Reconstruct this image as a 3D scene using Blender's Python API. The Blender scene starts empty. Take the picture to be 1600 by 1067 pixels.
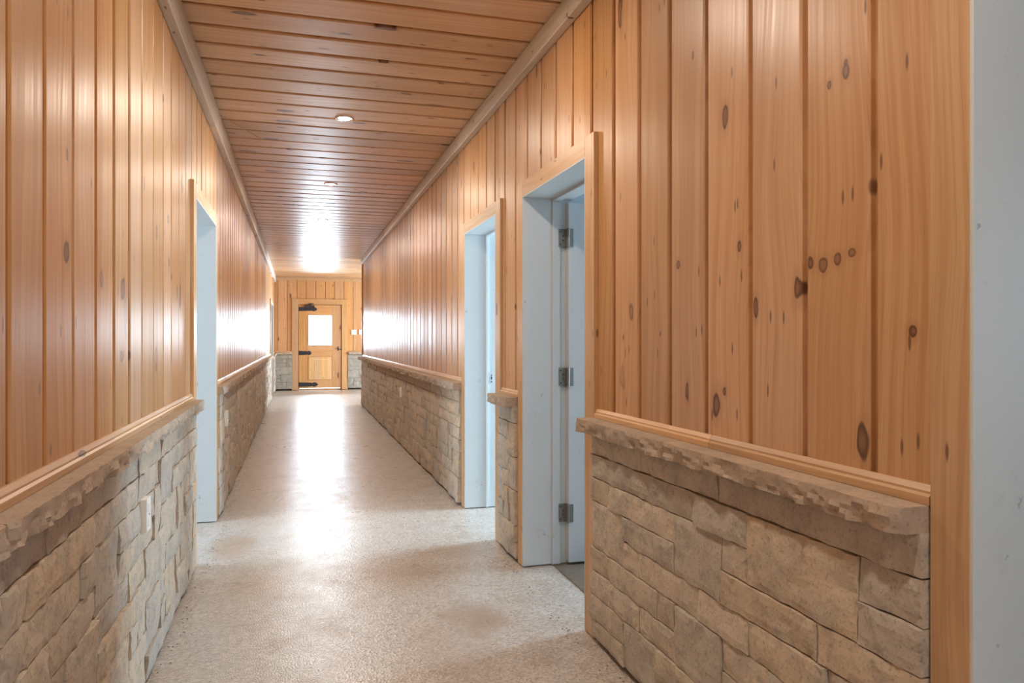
import bpy, math, random
from mathutils import Vector, noise

# ------------------------------------------------------------------ camera, world, lights, exposure
S = bpy.context.scene
COL = S.collection
cam_d = bpy.data.cameras.new('camera'); cam = bpy.data.objects.new('camera', cam_d); COL.objects.link(cam)
cam_d.sensor_width = 36.0; cam_d.lens = 25.94; cam_d.shift_y = -0.0016; cam_d.clip_start = 0.02
cam.location = (0, 0, 1.25)
cam.rotation_euler = (math.pi / 2, 0, -math.atan(335 / 1153))
S.camera = cam

w = bpy.data.worlds.new('sky'); S.world = w; w.use_nodes = True
bg = w.node_tree.nodes['Background']; bg.inputs[0].default_value = (0.86, 0.93, 1.0, 1); bg.inputs[1].default_value = 4.0

S.view_settings.view_transform = 'Standard'; S.view_settings.look = 'None'
S.view_settings.gamma = 1.0; S.view_settings.use_curve_mapping = False
S.view_settings.exposure = 0.0
S.cycles.max_bounces = 5; S.cycles.diffuse_bounces = 4; S.cycles.glossy_bounces = 3
S.cycles.use_adaptive_sampling = True; S.cycles.adaptive_threshold = 0.05
S.cycles.sample_clamp_indirect = 6.0
S.cycles.use_denoising = True
S.cycles.caustics_reflective = False; S.cycles.caustics_refractive = False

DAY = (0.68, 0.85, 1.0)
def daylight(name, loc, rot, sx, sy, power, color=DAY):
    # daylight entering at a window or open doorway of that size; also makes the added rear fill
    d = bpy.data.lights.new(name, 'AREA'); d.shape = 'RECTANGLE'; d.size = sx; d.size_y = sy
    d.energy = power; d.color = color
    o = bpy.data.objects.new(name, d); COL.objects.link(o); o.location = loc; o.rotation_euler = rot
    return o
R90 = math.pi / 2
# windows of the rooms on the right (outer wall at X = 4.6), the left room and the cross hall; last, an added fill behind the camera
daylight('daylight_window_tack_room', (4.52, 3.80, 1.30), (0, R90, 0), 1.2, 0.6, 180, (0.54, 0.79, 1.0))
daylight('daylight_window_store_room', (4.52, 5.0, 1.45), (0, R90, 0), 1.5, 1.2, 380, (0.56, 0.80, 1.0))
daylight('daylight_window_near_room', (4.52, 0.1, 1.45), (0, R90, 0), 1.2, 1.2, 50, (0.54, 0.79, 1.0))
daylight('daylight_window_left_room', (-3.52, 4.6, 1.45), (0, -R90, 0), 1.5, 1.6, 130)
daylight('daylight_cross_hall_doorway', (5.15, 16.8, 1.25), (0, R90, 0), 2.4, 3.0, 470)
daylight('daylight_end_door_window', (0.5355, 19.03, 1.487), (-R90, 0, 0), 0.58, 0.75, 125)
daylight('rear_fill_light', (0.33, -3.93, 1.5), (R90, 0, 0), 1.3, 1.3, 18, (0.9, 0.95, 1.0))  # added unseen fill to brighten the near corridor, set in the rear wall

# ------------------------------------------------------------------ small helpers
rnd = random.Random(7)
CEIL = 2.80
WR, WL = 1.205, -0.555          # faces of the wood boards
SR, SL = 1.165, -0.522          # faces of the stone veneer
YE, YB, YRE = 18.95, -4.0, 14.42

def new_mesh(name, verts, faces, mat=None, parent=None, uvs=None, loc=(0, 0, 0), smooth=False):
    m = bpy.data.meshes.new(name); m.from_pydata(verts, [], faces)
    if uvs is not None:
        l = m.uv_layers.new(name='uv')
        for p in m.polygons:
            for li in p.loop_indices:
                l.data[li].uv = uvs[m.loops[li].vertex_index]
    if mat: m.materials.append(mat)
    if smooth:
        for p in m.polygons: p.use_smooth = True
    m.update()
    o = bpy.data.objects.new(name, m); COL.objects.link(o); o.location = loc
    if parent: o.parent = parent
    return o

def box_vf(x0, x1, y0, y1, z0, z1, vs, fs):
    b = len(vs)
    vs += [(x0, y0, z0), (x1, y0, z0), (x1, y1, z0), (x0, y1, z0), (x0, y0, z1), (x1, y0, z1), (x1, y1, z1), (x0, y1, z1)]
    fs += [tuple(b + i for i in q) for q in ((3, 2, 1, 0), (4, 5, 6, 7), (0, 1, 5, 4), (1, 2, 6, 5), (2, 3, 7, 6), (3, 0, 4, 7))]

def boxes(name, lst, mat, parent=None, bevel=0.0):
    vs, fs = [], []
    for b in lst: box_vf(*b, vs, fs)
    # centre the origin on the piece
    c = [sum(v[i] for v in vs) / len(vs) for i in range(3)]
    vs = [(v[0] - c[0], v[1] - c[1], v[2] - c[2]) for v in vs]
    o = new_mesh(name, vs, fs, mat, parent, loc=c)
    if bevel:
        md = o.modifiers.new('bevel', 'BEVEL'); md.width = bevel; md.segments = 2; md.limit_method = 'ANGLE'
    return o

def tag(o, label=None, cat=None, group=None, kind=None):
    if label: o['label'] = label
    if cat: o['category'] = cat
    if group: o['group'] = group
    if kind: o['kind'] = kind
    return o

def empty(name, loc=(0, 0, 0)):
    o = bpy.data.objects.new(name, None); COL.objects.link(o); o.location = loc; o.empty_display_size = 0.1
    return o

def keep(child, parent):
    # parent without moving (parents here carry no rotation)
    child.parent = parent; child.location = Vector(child.location) - Vector(parent.location)
    return child

# ------------------------------------------------------------------ materials
class NT:
    def __init__(s, name):
        s.m = bpy.data.materials.new(name); s.m.use_nodes = True; s.t = s.m.node_tree; s.n = s.t.nodes
        s.b = s.n['Principled BSDF']
    def new(s, typ, **kw):
        n = s.n.new(typ)
        for k, v in kw.items(): setattr(n, k, v)
        return n
    def put(s, sock, v):
        if isinstance(v, bpy.types.NodeSocket): s.t.links.new(v, sock)
        elif v is not None: sock.default_value = v
    def math(s, op, a, b=None, c=None, clamp=False):
        n = s.new('ShaderNodeMath', operation=op, use_clamp=clamp)
        s.put(n.inputs[0], a); s.put(n.inputs[1], b); s.put(n.inputs[2], c)
        return n.outputs[0]
    def mix(s, f, a, b, blend='MIX'):
        n = s.new('ShaderNodeMix', data_type='RGBA', blend_type=blend)
        s.put(n.inputs[0], f); s.put(n.inputs[6], a if isinstance(a, bpy.types.NodeSocket) else (*a, 1))
        s.put(n.inputs[7], b if isinstance(b, bpy.types.NodeSocket) else (*b, 1))
        return n.outputs[2]
    def noise(s, vec, scale, detail=3, rough=0.55, dim='3D'):
        n = s.new('ShaderNodeTexNoise', noise_dimensions=dim)
        s.put(n.inputs['Vector'], vec); n.inputs['Scale'].default_value = scale
        n.inputs['Detail'].default_value = detail; n.inputs['Roughness'].default_value = rough
        return n.outputs[0]
    def ramp(s, v, lo, hi, a=0.0, b=1.0):
        n = s.new('ShaderNodeMapRange', interpolation_type='SMOOTHSTEP')
        s.put(n.inputs[0], v); n.inputs[1].default_value = lo; n.inputs[2].default_value = hi
        n.inputs[3].default_value = a; n.inputs[4].default_value = b
        return n.outputs[0]
    def bump(s, h, strength, dist):
        n = s.new('ShaderNodeBump'); n.inputs['Strength'].default_value = strength; n.inputs['Distance'].default_value = dist
        s.put(n.inputs['Height'], h); s.t.links.new(n.outputs[0], s.b.inputs['Normal'])
    def combine(s, x, y, z=0.0):
        n = s.new('ShaderNodeCombineXYZ'); s.put(n.inputs[0], x); s.put(n.inputs[1], y); s.put(n.inputs[2], z)
        return n.outputs[0]
    def sep(s, v):
        n = s.new('ShaderNodeSeparateXYZ'); s.put(n.inputs[0], v); return n.outputs
    def set(s, color=None, rough=None, metal=None, spec=None):
        if color is not None: s.put(s.b.inputs['Base Color'], color if isinstance(color, bpy.types.NodeSocket) else (*color, 1))
        if rough is not None: s.put(s.b.inputs['Roughness'], rough)
        if metal is not None: s.b.inputs['Metallic'].default_value = metal
        if spec is not None: s.put(s.b.inputs['Specular IOR Level'], spec)
        return s.m

def pine(name, light, mid, dark, rough=0.37, knots=(), density=0.5, knot_dark=(0.10, 0.040, 0.018), spec=0.4):
    """Varnished knotty pine. UV: u = metres along the board, v = metres across it."""
    g = NT(name)
    uv = g.new('ShaderNodeUVMap', uv_map='uv').outputs[0]
    X = g.sep(uv); u, v = X[0], X[1]
    rndn = g.new('ShaderNodeObjectInfo').outputs['Random']
    ru = g.math('MULTIPLY', rndn, 173.0); rv = g.math('MULTIPLY', rndn, 61.7)
    uu = g.math('ADD', u, ru); vv = g.math('ADD', v, rv)
    warp = g.math('MULTIPLY_ADD', g.noise(g.combine(g.math('MULTIPLY', uu, 1.1), g.math('MULTIPLY', vv, 3.0)), 1.0, 1, dim='2D'), 0.10, -0.05)
    vw = g.math('ADD', vv, warp)
    grain = g.noise(g.combine(g.math('MULTIPLY', uu, 0.9), g.math('MULTIPLY', vw, 55.0)), 1.0, 2, 0.6, dim='2D')
    fine = g.noise(g.combine(g.math('MULTIPLY', uu, 5.0), g.math('MULTIPLY', vw, 330.0)), 1.0, 1, 0.6, dim='2D')
    broad = g.noise(g.combine(g.math('MULTIPLY', uu, 0.7), g.math('MULTIPLY', vw, 9.0)), 1.0, 0, dim='2D')
    col = g.mix(g.ramp(grain, 0.35, 0.72), light, mid)
    col = g.mix(g.ramp(broad, 0.45, 0.8, 0, 0.55), col, mid)
    col = g.mix(g.ramp(fine, 0.5, 0.85, 0, 0.35), col, dark)
    # whole-board tone
    wn = g.new('ShaderNodeTexWhiteNoise', noise_dimensions='1D'); g.put(wn.inputs['W'], ru)
    hs = g.new('ShaderNodeHueSaturation'); g.put(hs.inputs['Color'], col)
    g.put(hs.inputs['Value'], g.math('MULTIPLY_ADD', wn.outputs[0], 0.26, 0.86))
    g.put(hs.inputs['Saturation'], g.math('MULTIPLY_ADD', rndn, 0.16, 0.92)); col = hs.outputs[0]
    # scattered knots
    vo = g.new('ShaderNodeTexVoronoi', voronoi_dimensions='2D', feature='F1')
    jig = g.noise(g.combine(g.math('MULTIPLY', uu, 14.0), g.math('MULTIPLY', vv, 40.0)), 1.0, 0, dim='2D')
    dj = g.math('MULTIPLY_ADD', jig, 0.05, -0.025)
    g.put(vo.inputs['Vector'], g.combine(g.math('ADD', g.math('MULTIPLY', uu, 1.55), dj), g.math('ADD', g.math('MULTIPLY', vv, 4.6), dj)))
    vo.inputs['Scale'].default_value = 1.0
    c = g.sep(vo.outputs['Color'])
    rad = g.math('MULTIPLY', g.math('MULTIPLY_ADD', g.math('POWER', c[0], 2.0), 0.085, 0.022), g.math('LESS_THAN', c[1], density))
    rel = g.math('DIVIDE', vo.outputs['Distance'], g.math('MAXIMUM', rad, 0.0005))
    def knot(col, rel, k=1.0):
        halo = g.ramp(rel, 1.0, 2.6, 0.30 * k, 0.0)
        core = g.ramp(rel, 0.75, 1.10, 0.80 * k, 0.0)
        ring = g.math('MULTIPLY', g.ramp(rel, 0.35, 0.85, 0.0, 0.85 * k), g.ramp(rel, 0.85, 1.15, 1.0, 0.0))
        col = g.mix(halo, col, dark)
        col = g.mix(core, col, [0.3 * a + 0.7 * b for a, b in zip(dark, knot_dark)])
        return g.mix(ring, col, knot_dark)
    col = knot(col, rel)
    for (u0, v0, ru_, rv_, k) in knots:
        du = g.math('DIVIDE', g.math('SUBTRACT', u, u0), ru_)
        dv = g.math('DIVIDE', g.math('SUBTRACT', v, v0), rv_)
        d = g.math('SQRT', g.math('ADD', g.math('MULTIPLY', du, du), g.math('MULTIPLY', dv, dv)))
        d = g.math('ADD', d, g.math('MULTIPLY_ADD', jig, 0.9, -0.45))
        col = knot(col, d, k)
    # small dark pitch flecks
    fl = g.new('ShaderNodeTexVoronoi', voronoi_dimensions='2D', feature='F1')
    g.put(fl.inputs['Vector'], g.combine(g.math('MULTIPLY', uu, 5.0), g.math('MULTIPLY', vv, 22.0))); fl.inputs['Scale'].default_value = 1.0
    fc = g.sep(fl.outputs['Color'])
    fm = g.math('MULTIPLY', g.ramp(fl.outputs['Distance'], 0.05, 0.12, 0.75, 0.0), g.math('LESS_THAN', fc[0], 0.14))
    col = g.mix(fm, col, knot_dark)
    return g.set(col, g.math('MULTIPLY_ADD', grain, 0.16, rough - 0.08), spec=spec)

P_L, P_M, P_D = (0.61, 0.352, 0.172), (0.52, 0.272, 0.115), (0.35, 0.155, 0.055)
M_PINE = pine('knotty_pine', P_L, P_M, P_D)
M_PINE_CLEAR = pine('clear_pine', P_L, P_M, P_D, density=0.12)
M_PINE_CEIL = pine('ceiling_pine', (0.66, 0.435, 0.265), (0.57, 0.345, 0.19), (0.34, 0.175, 0.08), rough=0.36, density=0.85)
M_CASING = pine('casing_pine', (0.62, 0.39, 0.205), (0.54, 0.31, 0.145), (0.37, 0.185, 0.07), density=0.3)
M_CASING_EDGE = M_CASING
M_DOORWOOD = pine('door_pine', (0.62, 0.36, 0.17), (0.53, 0.28, 0.115), (0.36, 0.16, 0.06), density=0.4)
M_PANELWOOD = pine('door_panel_pine', (0.74, 0.50, 0.26), (0.66, 0.40, 0.19), (0.45, 0.24, 0.09), density=0.2)
M_ROUGHTIMBER = pine('weathered_timber', (0.70, 0.63, 0.54), (0.60, 0.53, 0.44), (0.42, 0.35, 0.28), rough=0.46, density=0.6, knot_dark=(0.10, 0.07, 0.05), spec=0.5)

def stone_mat(name, tints, rough=0.85, bumps=0.5):
    g = NT(name)
    tc = g.new('ShaderNodeTexCoord').outputs['Object']
    oi = g.new('ShaderNodeObjectInfo').outputs['Random']
    ge = g.new('ShaderNodeNewGeometry').outputs['Random Per Island']
    r = g.math('FRACT', g.math('ADD', g.math('MULTIPLY', oi, 7.31), g.math('MULTIPLY', ge, 3.7)))
    r2 = g.math('FRACT', g.math('MULTIPLY', r, 13.7))
    off = g.new('ShaderNodeVectorMath', operation='ADD'); g.put(off.inputs[0], tc)
    g.put(off.inputs[1], g.combine(g.math('MULTIPLY', r, 50.0), g.math('MULTIPLY', r2, 50.0), 0.0)); P = off.outputs[0]
    n1 = g.noise(P, 7.0, 2, 0.6); n2 = g.noise(P, 24.0, 3, 0.65); n3 = g.noise(P, 110.0, 1, 0.6)
    base = g.mix(g.ramp(r, 0.2, 0.8), tints[0], tints[1])
    base = g.mix(g.ramp(r2, 0.55, 0.95, 0, 0.7), base, tints[2])
    base = g.mix(g.ramp(n1, 0.42, 0.68, 0, 0.7), base, tints[3])
    base = g.mix(g.ramp(n2, 0.48, 0.74, 0, 0.55), base, tints[4])
    base = g.mix(g.ramp(n3, 0.54, 0.76, 0, 0.40), base, [c * 0.5 for c in tints[4]])
    g.bump(g.math('ADD', g.math('MULTIPLY', n2, 0.7), g.math('MULTIPLY', n3, 0.25)), bumps, 0.008)
    return g.set(base, rough, spec=0.3)
M_STONE = stone_mat('split_stone', [(0.58, 0.48, 0.37), (0.50, 0.435, 0.36), (0.60, 0.46, 0.31), (0.42, 0.37, 0.31), (0.27, 0.235, 0.20)])
M_LEDGE = stone_mat('ledge_stone', [(0.50, 0.385, 0.285), (0.45, 0.355, 0.275), (0.46, 0.36, 0.27), (0.38, 0.305, 0.24), (0.30, 0.24, 0.19)], bumps=0.35)
M_STONE_END = stone_mat('grey_stone', [(0.36, 0.34, 0.29), (0.40, 0.37, 0.31), (0.33, 0.32, 0.28), (0.30, 0.285, 0.25), (0.24, 0.22, 0.19)])

def paint(name, col, dirt, rough=0.45, amount=0.8):
    g = NT(name)
    tc = g.new('ShaderNodeTexCoord').outputs['Object']
    n1 = g.noise(tc, 5.0, 4, 0.65); n2 = g.noise(tc, 45.0, 3, 0.6); n3 = g.noise(tc, 160.0, 1)
    c = g.mix(g.ramp(n1, 0.58, 0.80, 0, 0.35 * amount), col, dirt)
    c = g.mix(g.math('MULTIPLY', g.ramp(n2, 0.62, 0.74, 0, 0.8 * amount), g.ramp(n1, 0.50, 0.66)), c, [x * 0.45 for x in dirt])
    c = g.mix(g.ramp(n3, 0.72, 0.80, 0, 0.4 * amount), c, dirt)
    g.bump(n2, 0.08, 0.003)
    return g.set(c, rough)
M_WHITE = paint('white_paint', (0.57, 0.60, 0.60), (0.34, 0.33, 0.30))
M_ROOM = paint('room_paint', (0.62, 0.66, 0.68), (0.45, 0.44, 0.42), rough=0.7, amount=0.3)

def plain(name, col, rough=0.5, metal=0.0, speck=0.15):
    g = NT(name)
    tc = g.new('ShaderNodeTexCoord').outputs['Object']
    n = g.noise(tc, 60.0, 3)
    return g.set(g.mix(g.ramp(n, 0.4, 0.75, 0, speck), col, [c * 0.5 for c in col]), rough, metal)
M_NICKEL = plain('satin_nickel', (0.24, 0.225, 0.195), 0.48, 0.6)
M_IRON = plain('black_iron', (0.035, 0.035, 0.040), 0.5, 0.2)
M_PLASTIC = plain('white_plastic', (0.82, 0.80, 0.75), 0.35, 0, 0.04)
M_BLACK = plain('dark_slot', (0.02, 0.02, 0.02), 0.6)
M_BACKING = plain('dark_sheathing', (0.06, 0.048, 0.04), 0.9)
M_RING = plain('lamp_trim_ring', (0.55, 0.50, 0.44), 0.25, 0.85, 0.05)
M_DIRT = plain('dry_debris', (0.16, 0.12, 0.085), 0.95)
M_STRAW = plain('straw', (0.55, 0.38, 0.17), 0.7)

def floor_mat():
    g = NT('worn_concrete')
    tc = g.new('ShaderNodeTexCoord').outputs['Object']
    big = g.noise(tc, 0.9, 2, 0.6, dim='2D'); med = g.noise(tc, 4.5, 4, 0.65, dim='2D')
    vo = g.new('ShaderNodeTexVoronoi', feature='F1', voronoi_dimensions='2D'); g.put(vo.inputs['Vector'], tc); vo.inputs['Scale'].default_value = 120.0
    gr = g.noise(tc, 150.0, 1, 0.7, dim='2D')
    cell = g.sep(vo.outputs['Color'])[0]
    c = g.mix(g.ramp(big, 0.35, 0.7), (0.52, 0.46, 0.405), (0.47, 0.43, 0.39))
    c = g.mix(g.ramp(med, 0.48, 0.72, 0, 0.75), c, (0.40, 0.32, 0.25))
    c = g.mix(g.ramp(med, 0.20, 0.45, 0.35, 0), c, (0.62, 0.58, 0.54))
    c = g.mix(g.ramp(cell, 0.55, 0.95, 0, 0.6), c, (0.27, 0.215, 0.17))
    c = g.mix(g.ramp(cell, 0.05, 0.35, 0.45, 0), c, (0.76, 0.69, 0.61))
    # rust-brown stains with a shape of their own
    xyz = g.sep(tc)
    for (sx, sy, ra, rb, k) in ((0.77, 3.25, 0.16, 0.20, 0.6), (0.55, 3.9, 0.25, 0.3, 0.25), (-0.38, 4.75, 0.16, 0.3, 0.45), (0.10, 5.9, 0.3, 0.25, 0.2), (0.9, 4.3, 0.3, 0.16, 0.25), (0.6, 2.9, 0.2, 0.4, 0.2)):
        dx = g.math('DIVIDE', g.math('SUBTRACT', xyz[0], sx), ra); dy = g.math('DIVIDE', g.math('SUBTRACT', xyz[1], sy), rb)
        d = g.math('ADD', g.math('ADD', g.math('MULTIPLY', dx, dx), g.math('MULTIPLY', dy, dy)), g.math('MULTIPLY_ADD', med, 2.4, -1.2))
        c = g.mix(g.ramp(d, -0.2, 1.3, min(1.0, k * 1.5), 0.0), c, (0.36, 0.235, 0.14))
    h = g.math('ADD', g.math('MULTIPLY_ADD', med, 0.7, vo.outputs['Distance']), g.math('MULTIPLY', gr, 0.6))
    g.bump(h, 0.22, 0.004)
    return g.set(c, g.math('MULTIPLY_ADD', med, 0.30, 0.18), spec=0.9)
M_FLOOR = floor_mat()

def emit(name, col, s):
    g = NT(name); g.b.inputs['Emission Color'].default_value = (*col, 1); g.b.inputs['Emission Strength'].default_value = s
    return g.set((0.9, 0.9, 0.88), 0.3)
M_LENS = emit('lit_lamp_lens', (1.0, 0.88, 0.70), 22.0); M_LENS.cycles.emission_sampling = 'NONE'
def glass():
    g = NT('pane_glass')
    tr = g.new('ShaderNodeBsdfTransparent'); gl = g.new('ShaderNodeBsdfGlossy'); gl.inputs['Roughness'].default_value = 0.02
    fr = g.new('ShaderNodeFresnel'); fr.inputs[0].default_value = 1.45
    mx = g.new('ShaderNodeMixShader'); g.t.links.new(fr.outputs[0], mx.inputs[0]); g.t.links.new(tr.outputs[0], mx.inputs[1]); g.t.links.new(gl.outputs[0], mx.inputs[2])
    g.t.links.new(mx.outputs[0], g.n['Material Output'].inputs[0])
    return g.m
M_GLASS = glass()

# ------------------------------------------------------------------ board builder
def plank(parent, p0, ld, wd, nd, L, W, mat, gap=0.013, cut0=False, cut1=False, name='plank', tilt=0.0, ch=0.005, th=0.024, gd=0.018):
    """A tongue-and-groove board: L along ld, W along wd, visible face towards nd at p0's plane.
    cut0 / cut1: sawn edge without tongue or chamfer."""
    ld, wd, nd, p0 = Vector(ld), Vector(wd), Vector(nd), Vector(p0)
    prof = []
    if cut0: prof += [(0, -th), (0, 0)]
    else: prof += [(0, -th), (0, -gd), (gap, -gd), (gap, -ch), (gap + ch * 0.8, 0)]
    if cut1: prof += [(W, 0), (W, -th)]
    else: prof += [(W - ch * 0.8, 0), (W, -ch), (W, -th)]
    n = len(prof); vs, uvs = [], []
    base = ld.dot(p0)
    for e in (0, L):
        for t, d in prof:
            dd = d + (tilt * (t / W - 0.5) if d == 0 else 0)
            v = ld * e + wd * t + nd * dd
            vs.append(tuple(v)); uvs.append((base + e, t - W / 2))
    fs = [(i, i + 1, n + i + 1, n + i) for i in range(n - 1)] + [(n - 1, 0, n, 2 * n - 1)]
    fs += [tuple(reversed(range(n))), tuple(range(n, 2 * n))]
    if ld.cross(wd).dot(nd) > 0: fs = [tuple(reversed(f)) for f in fs]
    return new_mesh(name, vs, fs, mat, parent, uvs, loc=p0)

def board(parent, name, a, b, mat, axis, face_axis=None, bevel=0.002):
    """A plain sawn board a..b (box) with UV along `axis` in metres."""
    vs, fs = [], []
    box_vf(a[0], b[0], a[1], b[1], a[2], b[2], vs, fs)
    cx = [(a[i] + b[i]) / 2 for i in range(3)]
    oth = [i for i in range(3) if i != axis]
    wide = max(oth, key=lambda i: abs(b[i] - a[i])); thin = [i for i in oth if i != wide][0]
    uvs = [(v[axis], v[wide] - cx[wide] + 0.7 * (v[thin] - cx[thin])) for v in vs]
    vs = [tuple(v[i] - cx[i] for i in range(3)) for v in vs]
    o = new_mesh(name, vs, fs, mat, parent, uvs, loc=cx)
    if bevel:
        md = o.modifiers.new('bevel', 'BEVEL'); md.width = bevel; md.segments = 1; md.limit_method = 'ANGLE'
    return o

# ------------------------------------------------------------------ stone builder
def stone_geo(L, Hh, seed, fine=1.0, edge=0.0035, rough=0.0045, depth=0.045):
    """Split-face stone L x Hh, face towards +z local, x along, y up, lower-left at (0, 0)."""
    r = random.Random(seed)
    nx = max(3, int(L / 0.045 * fine)); nz = max(3, int(Hh / 0.032 * fine))
    tx, tz = r.uniform(-0.007, 0.007), r.uniform(-0.005, 0.007)
    proud = r.uniform(-0.005, 0.006)
    ox, oy = r.uniform(0, 90), r.uniform(0, 90)
    vs, fs = [], []
    for j in range(nz + 1):
        for i in range(nx + 1):
            x, y = L * i / nx, Hh * j / nz
            bx, by = i in (0, nx), j in (0, nz)
            d = proud + tx * (x / L - 0.5) + tz * (y / Hh - 0.5)
            d += rough * 1.6 * noise.noise(Vector((x * 9 + ox, y * 9 + oy, seed * 0.37)))
            d += rough * 0.8 * noise.noise(Vector((x * 27 + ox, y * 27 + oy, seed * 0.77)))
            if bx or by: d -= edge * r.uniform(0.4, 1.2)
            jx = (0.002 + 0.0022 * noise.noise(Vector((y * 30, oy, 3)))) * (1 if i == 0 else -1) if bx else 0
            jy = (0.002 + 0.003 * noise.noise(Vector((x * 22, ox, 5)))) * (1 if j == 0 else -1) if by else 0
            vs.append((x + jx, y + jy, d))
    W = nx + 1
    for j in range(nz):
        for i in range(nx):
            a = j * W + i
            if (i + j) % 2: fs += [(a, a + 1, a + W + 1), (a, a + W + 1, a + W)]
            else: fs += [(a, a + 1, a + W), (a + 1, a + W + 1, a + W)]
    rim = [i for i in range(W)] + [j * W + nx for j in range(1, nz + 1)] + [nz * W + i for i in range(nx - 1, -1, -1)] + [j * W for j in range(nz - 1, 0, -1)]
    b = len(vs)
    for k in rim: vs.append((vs[k][0], vs[k][1], -depth))
    m = len(rim)
    for k in range(m): fs.append((rim[(k + 1) % m], rim[k], b + k, b + (k + 1) % m))
    return vs, fs

def wall_map(side, plane):
    # local (x, y, z) -> world offset for a wall; x runs along +Y for the left wall, -Y for the right, +X for the end wall
    if side == 'L': return lambda x, y, z: (z, x, y)
    if side == 'R': return lambda x, y, z: (-z, -x, y)
    if side == 'E': return lambda x, y, z: (x, -z, y)

def stone(parent, side, plane, s0, z0, L, Hh, seed, mat, fine=1.0, name='stone', joined=None):
    """s0 = smallest coordinate along the wall."""
    vs, fs = stone_geo(L, Hh, seed, fine)
    f = wall_map(side, plane)
    if side == 'L': org = (plane, s0, z0); flip = True
    elif side == 'R': org = (plane, s0 + L, z0); flip = True
    else: org = (s0, plane, z0); flip = False
    V = [f(*v) for v in vs]
    # orient outwards
    def nrm(fc):
        a, b, c = (Vector(V[i]) for i in fc[:3]); return (b - a).cross(c - a)
    want = {'L': Vector((1, 0, 0)), 'R': Vector((-1, 0, 0)), 'E': Vector((0, -1, 0))}[side]
    F = fs if nrm(fs[0]).dot(want) > 0 else [tuple(reversed(q)) for q in fs]
    if joined is not None:
        b = len(joined[0]); joined[0].extend(tuple(v[i] + org[i] for i in range(3)) for v in V)
        joined[1].extend(tuple(i + b for i in q) for q in F); return None
    return new_mesh(name, V, F, mat, parent, loc=org)

RH = 0.0955; RW = 0.1355; ZTOP = 0.876; NROW = 9
def ashlar(n, seed):
    """Fill an n x NROW cell grid (row 0 on top) with stones; returns (col, row, w, h)."""
    r = random.Random(seed); used = set(); out = []
    sizes = [(2, 1), (3, 1), (1, 1), (2, 2), (4, 1), (3, 2), (1, 2), (2, 2), (3, 1)]
    for row in range(NROW):
        for c in range(n):
            if (c, row) in used: continue
            opts = sizes[:]; r.shuffle(opts)
            if row == 0: opts = [(3, 1), (4, 1), (2, 1), (5, 1)]; r.shuffle(opts)
            for w_, h_ in opts + [(1, 1)]:
                cells = [(c + i, row + j) for i in range(w_) for j in range(h_)]
                if all(x < n and y < NROW and (x, y) not in used for x, y in cells):
                    used.update(cells); out.append((c, row, w_, h_)); break
    return out

def stone_run(parent, side, plane, s0, s1, seed, mat, single=lambda s: True, fine=1.0, rows=NROW, base=0.02):
    n = max(1, round((s1 - s0) / RW)); cw = (s1 - s0) / n
    rest = ([], [])
    for k, (c, row, w_, h_) in enumerate(ashlar(n, seed)):
        zt = ZTOP - row * RH; zb = max(ZTOP - (row + h_) * RH, base)
        s = s0 + c * cw
        stone(parent, side, plane, s, zb, w_ * cw, zt - zb, seed * 1000 + k, mat, fine, joined=None if single(s) else rest)
    if rest[0]:
        o = new_mesh('far_stones', rest[0], rest[1], mat, parent); o['kind'] = 'stuff'

def ledge(parent, side, y0, y1, xw, xf, z0, z1, seed, mat=None, name='ledge_stone', fine=1.0):
    """Projecting sill stone with a sawn top and a chipped front. side L/R along Y, E along X (xw = wall plane, xf = front)."""
    r = random.Random(seed); L = y1 - y0; n = max(4, int(L / 0.028 * fine)); rows = 6
    vs, fs = [], []
    sg = 1 if xf > xw else -1
    P = abs(xf - xw)
    prof = [(0, z1)] + [(P, z1)] + [(P, z1 - (z1 - z0) * k / (rows - 1)) for k in range(1, rows)] + [(0, z0)]
    np_ = len(prof); o1, o2 = r.uniform(0, 50), r.uniform(0, 50)
    for i in range(n + 1):
        t = i / n; y = y0 + L * t
        endk = 0.010 * max(0, 1 - min(i, n - i) / 1.0)
        for k, (p, z) in enumerate(prof):
            if 1 <= k <= rows:
                f_ = (k - 1) / (rows - 1)
                chip = noise.noise(Vector((y * 12 + o1, f_ * 1.3, o2))) * 0.012 + noise.noise(Vector((y * 30 + o1 + f_ * 1.5, f_ * 2.6, o2))) * 0.011 - abs(noise.noise(Vector((y * 19 + o2, f_ * 1.8, o1)))) * 0.012 + 0.004
                p = p + chip * (0.35 + 0.65 * f_) - 0.005 * f_ * f_ - endk
                if k == rows: z += 0.006 * noise.noise(Vector((y * 20, o2, o1)))
            v = (xw + sg * p, y, z) if side != 'E' else (y, xw + sg * p, z)
            vs.append(v)
    for i in range(n):
        for k in range(np_):
            a, b = i * np_ + k, i * np_ + (k + 1) % np_
            fs.append((a, b, b + np_, a + np_))
    fs += [tuple(range(np_)), tuple(reversed(range(n * np_, (n + 1) * np_)))]
    c = Vector(vs[0])
    vs = [tuple(Vector(v) - c) for v in vs]
    o = new_mesh(name, vs, fs, mat or M_LEDGE, parent, loc=c)
    import bmesh
    bm = bmesh.new(); bm.from_mesh(o.data); bmesh.ops.recalc_face_normals(bm, faces=bm.faces)
    for q in bm.faces: q.smooth = True
    bm.to_mesh(o.data); bm.free(); o.data.set_sharp_from_angle(angle=0.30)
    return o

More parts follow.
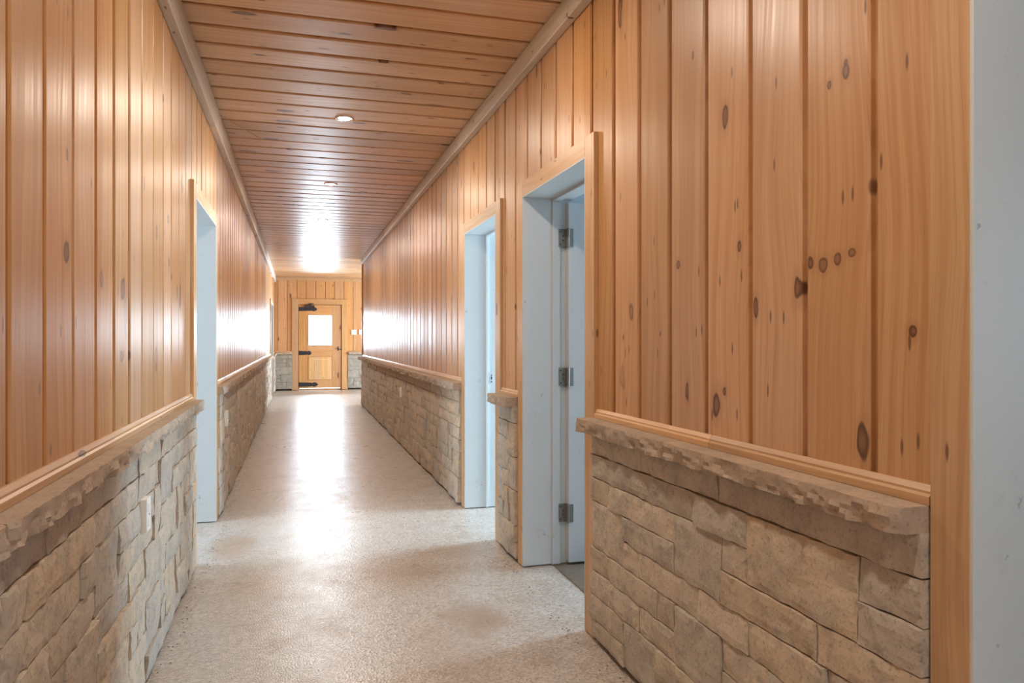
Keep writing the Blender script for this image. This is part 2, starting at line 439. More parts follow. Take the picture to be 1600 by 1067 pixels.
def sill_mould(parent, side, y0, y1, xw, sg):
    """Small stepped wood moulding that closes the boards above the ledge."""
    prof = [(0, 0), (0.020, 0), (0.020, 0.016), (0.014, 0.021), (0.014, 0.026), (0.006, 0.037), (0, 0.037)]
    vs, uvs, n = [], [], len(prof)
    for y in (y0, y1):
        for p, z in prof:
            vs.append((sg * p, y - y0, z) if side != 'E' else (y - y0, sg * p, z)); uvs.append((y, z - p))
    fs = [(i, (i + 1) % n, n + (i + 1) % n, n + i) for i in range(n)] + [tuple(range(n)), tuple(reversed(range(n, 2 * n)))]
    o = new_mesh('moulding', vs, fs, M_CASING, parent, uvs, loc=(xw, y0, 0.926) if side != 'E' else (y0, xw, 0.945))
    import bmesh
    bm = bmesh.new(); bm.from_mesh(o.data); bmesh.ops.recalc_face_normals(bm, faces=bm.faces); bm.to_mesh(o.data); bm.free()
    return o

# ------------------------------------------------------------------ floor and ceiling
fl = boxes('floor', [(-4.0, 5.6, YB - 0.2, YE + 0.3, -0.12, 0.0)], M_FLOOR)
fl.data.transform(__import__('mathutils').Matrix.Translation(fl.location)); fl.location = (0, 0, 0)
tag(fl, 'worn beige concrete floor with rusty stains along the corridor', 'floor', kind='structure')

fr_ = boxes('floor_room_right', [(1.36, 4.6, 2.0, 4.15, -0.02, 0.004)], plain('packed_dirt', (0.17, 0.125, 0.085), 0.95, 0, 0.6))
tag(fr_, 'dark packed dirt floor just inside the open white door', 'floor', kind='structure')
ceiling = boxes('ceiling', [(-0.9, 1.6, YB - 0.1, YRE, CEIL + 0.036, CEIL + 0.10), (-0.9, 5.5, YRE, YE + 0.2, CEIL + 0.036, CEIL + 0.10)], M_BACKING)
tag(ceiling, 'varnished pine plank ceiling over the corridor', 'ceiling', kind='structure')
y = 3.425 - 0.2345 * 32
while y < YE:
    x1 = WR + 0.02 if y < YRE - 0.1 else 5.3
    o = plank(None, (WL - 0.02, y, CEIL), (1, 0, 0), (0, 1, 0), (0, 0, -1), x1 - WL + 0.02, min(0.2345, YE - y), M_PINE_CEIL, gap=0.031, gd=0.027, th=0.034, tilt=rnd.uniform(-0.004, 0.004))
    keep(o, ceiling)
    y += 0.2345

# ------------------------------------------------------------------ long walls
JD = 0.265                      # wall thickness seen in the door reveals
HEAD = 2.03
R_OPEN = [(0.08, 1.06), (2.965, 3.873), (4.463, 5.332)]
L_OPEN = [(4.405, 5.423), (16.25, 17.85)]

def wall_shell(name, x0, x1, ya, yb, opens, top=CEIL + 0.06):
    lst = []; y = ya
    for a, b in opens:
        lst.append((x0, x1, y, a - 0.02, 0, top)); lst.append((x0, x1, a - 0.02, b + 0.02, HEAD + 0.02, top)); y = b + 0.02
    lst.append((x0, x1, y, yb, 0, top))
    return boxes(name, lst, M_BACKING)
wall_right = wall_shell('wall_right', WR + 0.022, WR + JD - 0.03, YB, YRE, R_OPEN)
wall_left = wall_shell('wall_left', WL - JD + 0.03, WL - 0.022, YB, YE, L_OPEN)
tag(wall_right, 'right corridor wall of upright pine boards over split stone', 'wall', kind='structure')
tag(wall_left, 'left corridor wall of upright pine boards over split stone', 'wall', kind='structure')

# explicit knots on the nearest boards: (height, along-wall Y, half height, half width, strength)
KN_R = [(1.90, 1.905, 0.030, 0.015, 1), (1.056, 1.954, 0.038, 0.020, 1), (1.098, 1.909, 0.013, 0.009, 1), (1.513, 1.83, 0.018, 0.010, 1), (1.499, 2.182, 0.016, 0.012, .8),
        (1.376, 1.578, 0.030, 0.014, 1), (1.43, 1.483, 0.016, 0.015, .8), (1.439, 1.439, 0.014, 0.012, .8), (1.448, 1.388, 0.010, 0.014, .8), (1.436, 1.531, 0.020, 0.012, 1),
        (1.864, 1.408, 0.020, 0.010, .9), (1.885, 1.408, 0.008, 0.006, 1), (1.852, 1.465, 0.009, 0.006, 1), (1.02, 1.356, 0.040, 0.016, 1), (1.268, 1.214, 0.014, 0.011, 1),
        (1.356, 2.542, 0.042, 0.016, .6), (2.152, 2.088, 0.014, 0.007, .9), (1.34, 1.757, 0.026, 0.010, 1), (1.272, 2.307, 0.010, 0.006, 1), (1.26, 2.61, 0.012, 0.006, .9), (2.53, 2.64, 0.06, 0.02, .8), (1.10, 2.62, 0.05, 0.02, .3)]
KN_L = [(1.47, 2.078, 0.032, 0.018, 1), (1.42, 2.703, 0.035, 0.035, 1), (1.34, 2.745, 0.075, 0.024, .35), (1.427, 2.422, 0.022, 0.022, .6), (1.197, 2.685, 0.020, 0.020, .7), (1.193, 2.80, 0.020, 0.016, .7),
        (1.713, 2.084, 0.015, 0.007, .8), (1.79, 3.597, 0.022, 0.022, .5), (1.686, 3.316, 0.03, 0.02, .5), (0.99, 1.964, 0.012, 0.006, .6), (1.60, 3.62, 0.025, 0.02, .7), (1.17, 3.30, 0.05, 0.03, .4)]

def wall_planks(parent, side, ya, yb, y0, pitch, opens, kn):
    xw = WR if side == 'R' else WL
    nd = (-1, 0, 0) if side == 'R' else (1, 0, 0)
    zb, zt = 0.915, CEIL
    k = math.floor((ya - y0) / pitch)
    y = y0 + k * pitch
    while y < yb - 0.01:
        e = y + pitch
        # visible pieces of this board: full height outside the openings, above the head inside
        cuts = sorted({max(y, ya), min(e, yb)} | {c for a, b in opens for c in (a - 0.02, b + 0.02) if max(y, ya) + 0.012 < c < min(e, yb) - 0.012})
        for a, b in zip(cuts[:-1], cuts[1:]):
            mid = (a + b) / 2
            over = any(o0 - 0.02 < mid < o1 + 0.02 for o0, o1 in opens)
            z0 = HEAD + 0.02 if over else zb
            here = [q for q in kn if a - 0.02 < q[1] < b + 0.02]
            if here:
                mat = pine('knotty_pine_board', P_L, P_M, P_D, density=0.10,
                           knots=[(h, (yy - mid) * 1.0, rh, rw, s) for h, yy, rh, rw, s in here])
            else:
                mat = M_PINE if (mid > 3.2 or side == 'L') else M_PINE_CLEAR
            # tongue side is always at the larger Y for the right wall, so the groove faces the camera alike
            o = plank(None, (xw, a, z0), (0, 0, 1), (0, 1, 0), nd, zt - z0, b - a, mat, gap=0.022,
                      cut0=abs(a - y) > 1e-4, cut1=abs(b - e) > 1e-4, tilt=rnd.uniform(-0.003, 0.003))
            keep(o, parent)
        y = e
wall_planks(wall_right, 'R', YB, YRE, 1.3155, 0.2290, R_OPEN, KN_R)
wall_planks(wall_left, 'L', YB, YE, 1.686, 0.2205, L_OPEN, KN_L)

# near right stones, as laid: (Y0, Y1, Z0, Z1)
NEAR_R = [(2.671, 2.852, .7805, .876), (1.885, 2.671, .7805, .876), (1.158, 1.885, .7805, .876),
 (2.011, 2.852, .684, .7805), (1.739, 2.011, .684, .7805), (1.330, 1.739, .589, .7805), (1.158, 1.330, .684, .7805), (1.158, 1.330, .589, .684),
 (2.671, 2.852, .589, .684), (2.147, 2.671, .589, .684), (1.869, 2.147, .4935, .684), (1.739, 1.869, .589, .684),
 (2.540, 2.852, .398, .589), (2.147, 2.540, .4935, .589), (2.405, 2.540, .398, .4935), (2.003, 2.405, .398, .4935),
 (2.667, 2.852, .302, .398), (2.265, 2.667, .302, .398), (1.731, 2.003, .398, .4935), (1.460, 1.869, .4935, .589), (1.158, 1.460, .4935, .589),
 (2.400, 2.852, .2065, .302), (2.132, 2.400, .2065, .302), (2.143, 2.265, .302, .398), (1.866, 2.132, .2065, .398), (2.132, 2.143, .302, .398),
 (2.529, 2.852, .110, .2065), (2.529, 2.852, .026, .110), (2.263, 2.529, .026, .2065), (1.645, 1.866, .302, .398), (1.430, 1.731, .398, .4935), (1.158, 1.430, .398, .4935),
 (1.645, 1.866, .2065, .302), (1.38, 1.645, .2065, .398), (1.158, 1.38, .302, .398), (1.158, 1.38, .2065, .302),
 (1.995, 2.263, .110, .2065), (1.995, 2.263, .026, .110), (1.72, 1.995, .026, .2065), (1.45, 1.72, .110, .2065), (1.45, 1.72, .026, .110), (1.158, 1.45, .026, .2065)]
for k, (a, b, c, d) in enumerate(NEAR_R):
    if b - a < 0.02: continue
    keep(stone(None, 'R', SR, a, c, b - a, d - c, 300 + k, M_STONE, fine=1.6), wall_right)

class Under:   # lets stone_run parent to a wall whose origin is not at zero
    pass
def run(wall, *a, **k):
    before = set(o.name for o in COL.objects)
    stone_run(None, *a, **k)
    for o in list(COL.objects):
        if o.name not in before: keep(o, wall)
run(wall_right, 'R', SR, 3.968, 4.338, 41, M_STONE, fine=1.3)
run(wall_right, 'R', SR, 5.452, YRE, 42, M_STONE, single=lambda s: s < 10.6)
run(wall_right, 'R', SR, -1.4, -0.02, 43, M_STONE)
run(wall_left, 'L', SL, 0.6, 4.283, 51, M_STONE, fine=1.5)
run(wall_left, 'L', SL, -1.4, 0.6, 52, M_STONE, fine=0.8, single=lambda s: s > -0.5)
run(wall_left, 'L', SL, 5.525, 16.14, 53, M_STONE, single=lambda s: s < 9.2)
run(wall_left, 'L', SL, 17.96, YE - 0.03, 54, M_STONE, single=lambda s: False)

# ledge stones: (start, end) of each slab
def ledges(wall, side, cuts, xw, xf, seed, fine=1.0):
    for k, (a, b) in enumerate(zip(cuts[:-1], cuts[1:])):
        keep(ledge(None, side, a + 0.0015, b - 0.0015, xw, xf + rnd.uniform(-.003, .003), 0.872, 0.925, seed + k, fine=fine), wall)
ledges(wall_right, 'R', [1.158, 2.125, 2.885], WR, 1.112, 900, 1.6)
ledges(wall_right, 'R', [3.985, 4.375], WR, 1.112, 910, 1.4)
ledges(wall_right, 'R', [5.435, 6.4, 7.35, 8.3, 9.3, 10.25, 11.2, 12.2, 13.2, YRE + 0.03], WR, 1.112, 920)
ledges(wall_right, 'R', [-1.4, -0.7, -0.02], WR, 1.112, 935)
ledges(wall_left, 'L', [-1.4, -0.4, 0.55, 1.5, 2.45, 3.40, 3.96, 4.33], WL, -0.487, 940, 1.6)
ledges(wall_left, 'L', [5.50, 6.1, 7.0, 8.0, 9.0, 10.0, 11.0, 12.0, 13.0, 14.0, 15.0, 16.14], WL, -0.487, 960)
ledges(wall_left, 'L', [17.96, YE - 0.03], WL, -0.487, 975)
for side, wall, xw, sg, spans in (('R', wall_right, WR, -1, [(1.158, 1.965), (1.967, 2.855), (3.968, 4.338), (5.45, 8.3), (8.3, 11.3), (11.3, YRE), (-1.4, -0.02)]),
                                  ('L', wall_left, WL, 1, [(-1.4, 1.5), (1.502, 3.62), (3.622, 4.285), (5.53, 8.6), (8.6, 12.2), (12.2, 16.14), (17.96, YE - 0.02)])):
    for a, b in spans: keep(sill_mould(None, side, a, b, xw, sg), wall)

# weathered timbers in the ceiling corners, butted end to end
def timber(name, x0, x1, zb, cuts, label):
    e = empty(name, ((x0 + x1) / 2, 0, zb)); tag(e, label, 'trim', kind='structure')
    for k, (a, b) in enumerate(zip(cuts[:-1], cuts[1:])):
        dx, dz = rnd.uniform(-.003, .003), rnd.uniform(-.003, .003)
        keep(board(None, 'timber', (x0 + min(dx, 0), a + .002, zb + dz), (x1 + max(dx, 0), b - .002, CEIL - 0.001), M_ROUGHTIMBER, 1, bevel=0.004), e)
timber('trim_1', WL, WL + 0.045, CEIL - 0.153, [YB, 0.3, 2.75, 5.2, 7.7, 10.2, 12.6, 15.0, YE - .05], 'weathered timber along the ceiling above the left wall')
timber('trim_2', WR - 0.045, WR, CEIL - 0.105, [YB, 0.6, 3.1, 5.6, 8.0, 10.4, 12.7, YRE], 'weathered timber along the ceiling above the right wall')

# ------------------------------------------------------------------ doorways in the long walls
def casing_set(root, side, a, b, head, wcs, top_extra, xw, proud=0.020, near=True, far=True):
    """Flat pine casing round an opening a..b; mitre-free butt joints as in the place."""
    x0, x1 = (xw - proud, xw + 0.004) if side == 'R' else (xw - 0.004, xw + proud)
    wn, wf = wcs
    if near: keep(board(None, 'casing', (x0, a - wn, 0.004), (x1, a - 0.006, head + top_extra), M_CASING, 2), root)
    if far: keep(board(None, 'casing', (x0, b + 0.006, 0.004), (x1, b + wf, head + top_extra), M_CASING, 2), root)
    keep(board(None, 'casing', (x0 + 0.0005, a - 0.006, head + 0.006), (x1, b + 0.006, head + top_extra), M_CASING, 1), root)

def jambs(root, side, a, b, head, xw, depth, stop=True, zb=0.006):
    s = 1 if side == 'R' else -1
    def bx(name, p0, p1, y0, y1, z0, z1):
        xa, xb = sorted((xw + s * p0, xw + s * p1))
        keep(boxes(name, [(xa, xb, y0, y1, z0, z1)], M_WHITE, bevel=0.0015), root)
    bx('jamb', -0.019, depth, b, b + 0.018, zb, head + 0.018)
    bx('jamb', -0.019, depth, a - 0.018, a, zb, head + 0.018)
    bx('jamb', -0.019, depth, a, b, head, head + 0.018)
    if stop:
        p0, p1 = stop
        bx('door_stop', p0, p1, b - 0.012, b, zb, head - 0.012)
        bx('door_stop', p0, p1, a, a + 0.012, zb, head - 0.012)
        bx('door_stop', p0, p1, a, b, head - 0.012, head)

def doorway(name, side, a, b, label, wcs, stop, depth=JD, head=HEAD, top=0.088):
    xw = WR if side == 'R' else WL
    root = empty(name, (xw, (a + b) / 2, 0)); tag(root, label, 'doorway', kind='structure')
    casing_set(root, side, a, b, head, wcs, top, xw)
    jambs(root, side, a, b, head, xw, depth, stop)
    return root

# door_1: doorway beside the camera, only its far reveal shows
door_1 = doorway('door_1', 'R', 0.08, 1.06, 'pale painted door reveal with dirty smudges at the right edge', (0.095, 0.096), None)
# door_2: open white door with three hinges
door_2 = doorway('door_2', 'R', 2.965, 3.873, 'pine-cased doorway with an open white door and three metal hinges', (0.107, 0.090), (0.150, 0.195), top=0.09)
leaf = boxes('door_leaf', [(WR + 0.235, WR + 0.235 + 0.86, 3.832, 3.872, 0.018, 2.01)], M_WHITE, bevel=0.002); keep(leaf, door_2)
for z in (0.29, 1.045, 1.815):
    vs, fs = [], []
    box_vf(WR + 0.186, WR + 0.229, 3.8585, 3.8610, z - 0.05, z + 0.05, vs, fs)       # plate on the jamb
    box_vf(WR + 0.2345, WR + 0.262, 3.8290, 3.8318, z - 0.05, z + 0.05, vs, fs)      # plate on the leaf
    box_vf(WR + 0.226, WR + 0.2375, 3.829, 3.861, z - 0.049, z + 0.049, vs, fs)
    n = 10; b0 = len(vs)
    for zz in (z - 0.052, z + 0.052):
        for i in range(n):
            t = 2 * math.pi * i / n; vs.append((WR + 0.232 + 0.007 * math.cos(t), 3.828 + 0.007 * math.sin(t), zz))
    fs += [(b0 + i, b0 + (i + 1) % n, b0 + n + (i + 1) % n, b0 + n + i) for i in range(n)] + [tuple(b0 + i for i in reversed(range(n))), tuple(b0 + n + i for i in range(n))]
    h = new_mesh('hinge', vs, fs, M_NICKEL); h.data.transform(__import__('mathutils').Matrix.Translation((-leaf.location.x - door_2.location.x, -leaf.location.y - door_2.location.y, -leaf.location.z - door_2.location.z)))
    h.parent = leaf; h['label'] = 'satin nickel hinge'
    sv, sf = [], []
    for dz in (-0.035, -0.012, 0.012, 0.035):
        for x in ((WR + 0.197, WR + 0.211)[int(abs(dz) < .02)],):
            box_vf(x - .0035, x + .0035, 3.8570, 3.8586, z + dz - .0035, z + dz + .0035, sv, sf)
    sc = new_mesh('screw', sv, sf, M_BLACK); sc.data.transform(__import__('mathutils').Matrix.Translation(-Vector(door_2.location))); sc.parent = door_2
# door_3: doorway with a painted reveal and a strike plate
door_3 = doorway('door_3', 'R', 4.463, 5.332, 'pine-cased doorway with a bright white reveal and latch hole', (0.122, 0.118), (0.140, 0.158), top=0.085)
vs, fs = [], []
box_vf(WR + 0.170, WR + 0.196, 5.3290, 5.3322, 0.925, 1.015, vs, fs)
sp = new_mesh('strike_plate', vs, fs, M_WHITE); keep(sp, door_3)
for z, h in ((0.985, .004), (0.965, .011), (0.937, .004)):
    keep(boxes('latch_hole', [(WR + 0.179, WR + 0.188, 5.3278, 5.3292, z - h, z + h)], M_BLACK), door_3)
# door_4: doorway in the left wall
door_4 = doorway('door_4', 'L', 4.405, 5.423, 'tall pine-cased doorway with pale painted reveal in the left wall', (0.115, 0.105), None, depth=0.16, top=0.085)
# door_6: far doorway on the left
door_6 = doorway('door_6', 'L', 16.25, 17.85, 'far doorway with a narrow white reveal beside the end wall', (0.10, 0.10), None, depth=0.16, top=0.085)

# ------------------------------------------------------------------ end wall with the stable door
EX0, EX1 = 0.015, 1.061; EH = 2.125
wall_end = boxes('wall_end', [(WL - 0.3, EX0 - 0.03, YE + 0.022, YE + 0.2, 0, CEIL + .05), (EX1 + 0.03, 5.4, YE + 0.022, YE + 0.2, 0, CEIL + .05), (EX0 - 0.03, EX1 + 0.03, YE + 0.022, YE + 0.2, EH + 0.02, CEIL + .05)], M_BACKING)
tag(wall_end, 'end wall of upright pine boards over grey stone behind the door', 'wall', kind='structure')
x = -0.477 - 0.2262
while x < 5.2:
    a, b = max(x, WL), min(x + 0.2262, 5.3)
    cuts = sorted({a, b} | {c for c in (EX0 - .03, EX1 + .03) if a + .01 < c < b - .01})
    for p, q in zip(cuts[:-1], cuts[1:]):
        m = (p + q) / 2; z0 = EH + 0.02 if EX0 - .03 < m < EX1 + .03 else 0.93
        keep(plank(None, (p, YE, z0), (0, 0, 1), (1, 0, 0), (0, -1, 0), CEIL - z0, q - p, M_PINE, cut0=abs(p - x) > 1e-4, cut1=abs(q - x - .2262) > 1e-4), wall_end)
    x += 0.2262
def run_e(a, b, seed, single=True):
    before = set(o.name for o in COL.objects)
    stone_run(None, 'E', YE - 0.035, a, b, seed, M_STONE_END, single=lambda s: single, fine=0.8, base=0.045)
    for o in list(COL.objects):
        if o.name not in before: keep(o, wall_end)
run_e(WL + 0.02, EX0 - 0.15, 61); run_e(EX1 + 0.15, 1.9, 62); run_e(1.9, 5.2, 63, False)
keep(ledge(None, 'E', WL + 0.02, EX0 - 0.15, YE, YE - 0.075, 0.885, 0.945, 990), wall_end)
for k, (a, b) in enumerate(((EX1 + 0.15, 2.2), (2.2, 3.2), (3.2, 4.2), (4.2, 5.2))):
    keep(ledge(None, 'E', a, b, YE, YE - 0.075, 0.885, 0.945, 992 + k), wall_end)
sill = sill_mould(None, 'E', WL + .02, EX0 - .15, YE, -1); keep(sill, wall_end)
sill = sill_mould(None, 'E', EX1 + .15, 5.2, YE, -1); keep(sill, wall_end)
t3 = board(None, 'trim_3', (WL, YE - 0.022, CEIL - 0.09), (5.3, YE + 0.002, CEIL - 0.001), M_CASING, 0)
tag(t3, 'plain pine board along the top of the end wall', 'trim', kind='structure')

door_5 = empty('door_5', ((EX0 + EX1) / 2, YE, 0)); tag(door_5, 'pine stable door with small window and black strap hinges in end wall', 'door', kind='structure')
def dpart(name, a, b, mat, axis, bevel=.002): return keep(board(None, name, a, b, mat, axis, bevel=bevel), door_5)
dpart('casing', (EX0 - 0.15, YE - 0.024, 0.01), (EX0, YE + .03, EH + 0.14), M_CASING, 2)
dpart('casing', (EX1, YE - 0.024, 0.01), (EX1 + 0.145, YE + .03, EH + 0.14), M_CASING, 2)
dpart('casing', (EX0, YE - 0.0235, EH), (EX1, YE + .03, EH + 0.14), M_CASING, 0)
y0, y1 = YE - 0.004, YE + 0.04
dx0, dx1 = EX0 + 0.012, EX1 - 0.012
dpart('door_stile', (dx0, y0, 0.055), (0.243, y1, EH - .01), M_DOORWOOD, 2)
dpart('door_stile', (0.828, y0, 0.055), (dx1, y1, EH - .01), M_DOORWOOD, 2)
dpart('door_rail', (0.2435, y0 + .0005, 1.867), (0.8275, y1, EH - .01), M_DOORWOOD, 0)
dpart('door_rail', (0.2435, y0 + .0005, 0.83), (0.8275, y1, 1.106), M_DOORWOOD, 0)
dpart('door_rail', (0.2435, y0 + .0005, 0.055), (0.8275, y1, 0.255), M_DOORWOOD, 0)
for a, b in (((EX0 - .028, YE + .031, 0), (EX0 + .03, YE + .19, EH)), ((EX1 - .03, YE + .031, 0), (EX1 + .028, YE + .19, EH)), ((EX0 + .03, YE + .041, EH - .03), (EX1 - .03, YE + .19, EH + .018)), ((EX0 + .03, YE + .041, 0.0), (EX1 - .03, YE + .19, 0.035))):
    dpart('frame_light_block', a, b, M_CASING, 2)  # strips added behind the leaf gaps to block outside light leaking through
for k in range(4):
    a = 0.262 + k * 0.1385
    dpart('panel_board', (a, y0 - .004, 0.262), (a + 0.1365, y1 - .01, 0.823), M_PANELWOOD, 2)
dpart('door_panel', (0.2435, y0 + .012, 0.255), (0.8275, y1, 0.83), M_DOORWOOD, 2)
for a, b in (((0.2435, 1.106), (0.262, 1.867)), ((0.809, 1.106), (0.8275, 1.867)), ((0.262, 1.849), (0.809, 1.867)), ((0.262, 1.106), (0.809, 1.124))):
    keep(boxes('window_bead', [(a[0], b[0], y0 - .006, y1, a[1], b[1])], M_WHITE, bevel=.002), door_5)
keep(boxes('window_pane', [(0.262, 0.809, y0 + .018, y0 + .022, 1.124, 1.849)], M_GLASS), door_5)
def strap(z, L, hgt):
    pts = [(0, -hgt / 2), (L * .62, -hgt * .42), (L * .70, -hgt * .30), (L * .78, -hgt * .52), (L * .90, -hgt * .40), (L, 0)]
    out = pts + [(p, -q) for p, q in reversed(pts[:-1])]
    n = len(out); vs = [(p, 0, q) for p, q in out] + [(p, -0.008, q) for p, q in out]
    fs = [tuple(range(n)), tuple(reversed(range(n, 2 * n)))] + [(i, n + i, n + (i + 1) % n, (i + 1) % n) for i in range(n)]
    o = new_mesh('strap_hinge', vs, fs, M_IRON, door_5, loc=(EX0 + 0.008 - door_5.location.x, y0 - .0005 - YE, z)); o['label'] = 'black iron strap hinge'
    for p in (0.12, 0.38, 0.66):
        vv, ff = [], []
        n = 8
        for yy, r_ in ((-.008, .013), (-.013, .009)):
            for i in range(n): vv.append((p * L + r_ * math.cos(2 * math.pi * i / n), yy, r_ * math.sin(2 * math.pi * i / n)))
        ff = [(i, n + i, n + (i + 1) % n, (i + 1) % n) for i in range(n)] + [tuple(range(n, 2 * n))]
        new_mesh('bolt_head', vv, ff, M_IRON, o)
strap(2.01, 0.45, 0.10); strap(0.925, 0.31, 0.11); strap(0.145, 0.47, 0.11)
vs, fs = [], []
box_vf(0.16, 0.40, y0 - .05, y0 - .0005, 2.045, 2.10, vs, fs); box_vf(0.24, 0.32, y0 - .055, y0 - .002, 2.10, 2.135, vs, fs); box_vf(0.28, 0.38, y0 - .035, y0 - .02, 2.135, 2.155, vs, fs)
cl = new_mesh('door_closer', vs, fs, M_IRON, door_5); cl.data.transform(__import__('mathutils').Matrix.Translation(-Vector(door_5.location)))
vs, fs = [], []
box_vf(0.962, 0.985, y0 - .006, y0, 0.975, 1.085, vs, fs); box_vf(0.935, 0.985, y0 - .04, y0 - .025, 1.025, 1.04, vs, fs); box_vf(0.966, 0.981, y0 - .03, y0, 1.02, 1.045, vs, fs)
box_vf(0.985, 1.085, y0 - .012, y0 - .0005, 1.0, 1.02, vs, fs)
la = new_mesh('thumb_latch', vs, fs, M_IRON, door_5); la.data.transform(__import__('mathutils').Matrix.Translation(-Vector(door_5.location)))

# ------------------------------------------------------------------ rooms behind the doorways, cross hall, rear wall
def struct_boxes(name, lst, mat, label, cat='wall'):
    return tag(boxes(name, lst, mat), label, cat, kind='structure')
XR, XR2 = WR + JD - 0.03, 4.6
struct_boxes('wall_room_right', [(XR2, XR2 + .1, -2.2, 8.2, 0, 2.72), (XR, XR2, -2.3, -2.2, 0, 2.72), (XR, XR2, 8.2, 8.3, 0, 2.72), (XR + .05, XR2, 1.9, 2.0, 0, 2.72), (XR + .05, XR2, 4.15, 4.25, 0, 2.72)], M_ROOM, 'pale painted walls of the rooms behind the right doorways')
struct_boxes('ceiling_room_right', [(XR, XR2 + .1, -2.3, 8.3, 2.62, 2.72)], M_BACKING, 'dark ceiling of the room behind the open white door', 'ceiling')
XLr = WL - JD + 0.03
struct_boxes('wall_room_left', [(-3.7, -3.6, 2.9, 7.4, 0, 2.72), (-3.6, XLr, 2.8, 2.9, 0, 2.72), (-3.6, XLr, 7.4, 7.5, 0, 2.72), (-3.7, XLr, 2.8, 7.5, 2.62, 2.72)], M_ROOM, 'pale painted room behind the left doorway')
struct_boxes('wall_far_left_room', [(-2.6, -2.5, 15.4, 18.95, 0, 2.72), (-2.5, XLr, 15.3, 15.4, 0, 2.72), (-2.6, XLr, 15.3, 19.1, 2.62, 2.72), (-2.6, XLr, 19.0, 19.1, 0, 2.72)], M_ROOM, 'pale painted room behind the far left doorway')
struct_boxes('wall_cross_hall', [(WR + 0.02, 5.3, YRE - 0.25, YRE - 0.012, 0, CEIL + .05)], M_PINE, 'pine lined side of the cross hall beyond the right wall')
struct_boxes('wall_cross_hall_door', [(5.2, 5.4, YRE - .25, YRE + 0.75, 0, CEIL + .05), (5.2, 5.4, 18.4, YE + .2, 0, CEIL + .05), (5.2, 5.4, YRE + .75, 18.4, 2.5, CEIL + .05)], M_BACKING, 'frame of the wide outer doorway at the cross hall')
end_post = board(None, 'trim_4', (WR - 0.022, YRE - 0.002, 0.0), (WR + 0.05, YRE + 0.022, CEIL), M_CASING, 2)
tag(end_post, 'pine corner board closing the far end of right wall', 'trim', kind='structure')
struct_boxes('wall_back', [(WL - .3, -.4, YB - .1, YB, 0, CEIL + .05), (1.06, WR + .3, YB - .1, YB, 0, CEIL + .05), (-.4, 1.06, YB - .1, YB, 0, .85), (-.4, 1.06, YB - .1, YB, 2.15, CEIL + .05)], M_CASING, 'pine wall closing the corridor behind the camera')  # its opening is added for the rear fill light

# ------------------------------------------------------------------ recessed lights
def lathe(prof, n=28):
    vs, fs = [], []
    for r_, z in prof:
        for i in range(n):
            t = 2 * math.pi * i / n; vs.append((r_ * math.cos(t), r_ * math.sin(t), z))
    for k in range(len(prof) - 1):
        for i in range(n):
            a, b = k * n + i, k * n + (i + 1) % n
            fs.append((a, a + n, b + n, b))
    return vs, fs
rv_, rf_ = lathe([(0.066, 0.0), (0.066, -0.003), (0.061, -0.006), (0.052, -0.006), (0.048, -0.004), (0.044, -0.003), (0.044, 0.0)])
lv, lf = lathe([(0.001, -0.0125), (0.016, -0.011), (0.032, -0.008), (0.044, -0.0035)])
ring_m = bpy.data.meshes.new('trim_ring'); ring_m.from_pydata(rv_, [], rf_); ring_m.materials.append(M_RING)
lens_m = bpy.data.meshes.new('lamp_lens'); lens_m.from_pydata(lv, [], lf); lens_m.materials.append(M_LENS)
for m in (ring_m, lens_m):
    for p in m.polygons: p.use_smooth = True
LAMPS = [(5.284, 'nearest and largest lit recessed downlight seen in the pine ceiling'), (7.55, 'second lit recessed downlight along the pine ceiling'),
         (9.83, 'third recessed downlight along the pine ceiling'), (11.95, 'fourth and farthest recessed downlight seen in the pine ceiling'),
         (3.02, 'recessed downlight just above the top edge of the view by the open white door'), (0.75, 'recessed downlight overhead beside the near doorway'), (-1.55, 'recessed downlight behind the camera')]
for k, (yy, lab) in enumerate(LAMPS):
    e = empty('recessed_light', (0.315, yy, CEIL)); tag(e, lab, 'ceiling light', 'recessed lights down the corridor')
    for nm, m in (('trim_ring', ring_m), ('lamp_lens', lens_m)):
        o = bpy.data.objects.new(nm, m); COL.objects.link(o); o.parent = e
    d = bpy.data.lights.new('lamp_glow', 'AREA'); d.shape = 'DISK'; d.size = 0.07; d.energy = 18; d.color = (1.0, 0.87, 0.73)
    lo = bpy.data.objects.new('lamp_glow', d); COL.objects.link(lo); lo.parent = e; lo.location = (0, 0, -0.016)

# ------------------------------------------------------------------ outlets and switches
def plate(name, side, plane, s, z, label, cat, slots, wdt=0.072, hgt=0.116, group=None):
    root = empty(name, {'L': (plane, s, z), 'R': (plane, s, z), 'E': (s, plane, z)}[side]); tag(root, label, cat, group)
    def slab(nm, w_, h_, d0, d1, dz, mat, bev=0.0015):
        vs, fs = [], []
        if side == 'E': box_vf(-w_ / 2, w_ / 2, -d1, -d0, dz - h_ / 2, dz + h_ / 2, vs, fs)
        elif side == 'L': box_vf(d0, d1, -w_ / 2, w_ / 2, dz - h_ / 2, dz + h_ / 2, vs, fs)
        else: box_vf(-d1, -d0, -w_ / 2, w_ / 2, dz - h_ / 2, dz + h_ / 2, vs, fs)
        o = new_mesh(nm, vs, fs, mat, root)
        if bev: md = o.modifiers.new('b', 'BEVEL'); md.width = bev; md.segments = 2
    slab('cover_plate', wdt, hgt, -0.03, 0.018, 0, M_PLASTIC)
    if slots == 'outlet':
        for dz in (-0.026, 0.026): slab('socket', 0.034, 0.030, 0.017, 0.0205, dz, M_PLASTIC)
        slab('screw', 0.006, 0.006, 0.017, 0.0195, 0, M_NICKEL, 0)
    else:
        slab('toggle', 0.010, 0.022, 0.017, 0.028, 0.002, M_PLASTIC)
    return root
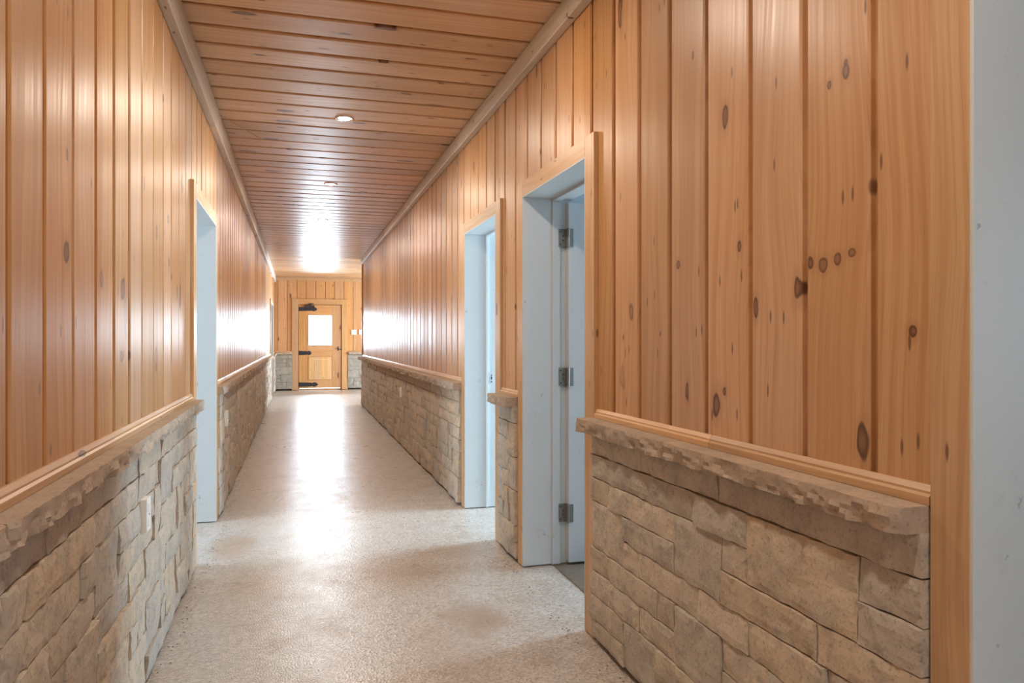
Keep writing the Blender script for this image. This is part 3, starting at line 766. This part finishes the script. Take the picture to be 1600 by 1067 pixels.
plate('wall_outlet', 'L', SL, 2.86, 0.635, 'white outlet plate on the nearest stretch of left stone wall', 'outlet', 'outlet', group='white outlets in the stonework')
plate('wall_outlet', 'L', SL, 5.93, 0.660, 'white outlet plate on left stone wall just past the doorway', 'outlet', 'outlet', group='white outlets in the stonework')
plate('wall_outlet', 'R', SR, 8.63, 0.640, 'white outlet plate far down the right stone wall', 'outlet', 'outlet', group='white outlets in the stonework')
plate('light_switch', 'E', YE, 1.36, 1.443, 'white light switch on end wall nearer the stable door', 'light switch', 'switch', wdt=0.125, hgt=0.125, group='switches beside the end door')
plate('light_switch', 'E', YE, 1.545, 1.443, 'white light switch on end wall at the corner of right wall', 'light switch', 'switch', wdt=0.125, hgt=0.125, group='switches beside the end door')

# ------------------------------------------------------------------ crumbs of dirt along the wall feet, a straw at the ceiling
vs, fs = [], []
def crumb(x, y, s):
    b = len(vs); a = rnd.uniform(0, 6.28)
    for k in range(4):
        t = a + k * 1.57 + rnd.uniform(-.4, .4); vs.append((x + s * math.cos(t) * rnd.uniform(.5, 1), y + s * math.sin(t) * rnd.uniform(.5, 1.4), 0.0005))
    vs.append((x, y, s * rnd.uniform(.4, .8)))
    fs.extend([(b + i, b + (i + 1) % 4, b + 4) for i in range(4)])
for k in range(900):
    yy = rnd.uniform(1.0, 14.0); side = rnd.random() < .5
    off = abs(rnd.gauss(0, .03)) + 0.004
    inop = any(a - .05 < yy < b + .05 for a, b in (R_OPEN if not side else L_OPEN))
    if inop: off += rnd.uniform(0, .03)
    xx = SL + 0.012 + off if side else SR - 0.012 - off
    crumb(xx, yy, rnd.uniform(.002, .006))
for k in range(60): crumb(rnd.uniform(SL + .05, SR - .05), rnd.uniform(1.5, 9), rnd.uniform(.0015, .004))
deb = new_mesh('floor_debris', vs, fs, M_DIRT); tag(deb, 'dark crumbs of dirt along the feet of both stone walls', 'debris', kind='stuff')

def tube(name, pts, r_, mat, n=5):
    vs, fs = [], []
    for p, q in zip(pts, pts[1:] + [None]):
        p = Vector(p); t = (Vector(q) - p).normalized() if q else t
        s1 = t.orthogonal().normalized(); s2 = t.cross(s1)
        for i in range(n):
            a = 2 * math.pi * i / n; vs.append(tuple(p + r_ * (math.cos(a) * s1 + math.sin(a) * s2)))
    for k in range(len(pts) - 1):
        for i in range(n): fs.append((k * n + i, k * n + (i + 1) % n, (k + 1) * n + (i + 1) % n, (k + 1) * n + i))
    return new_mesh(name, vs, fs, mat)
st = tube('straw', [(-0.505, 5.35, 2.772), (-0.44, 5.55, 2.783), (-0.36, 5.75, 2.788), (-0.27, 5.95, 2.786)], 0.003, M_STRAW)
tag(st, 'thin dry straw caught between left timber and ceiling', 'straw')
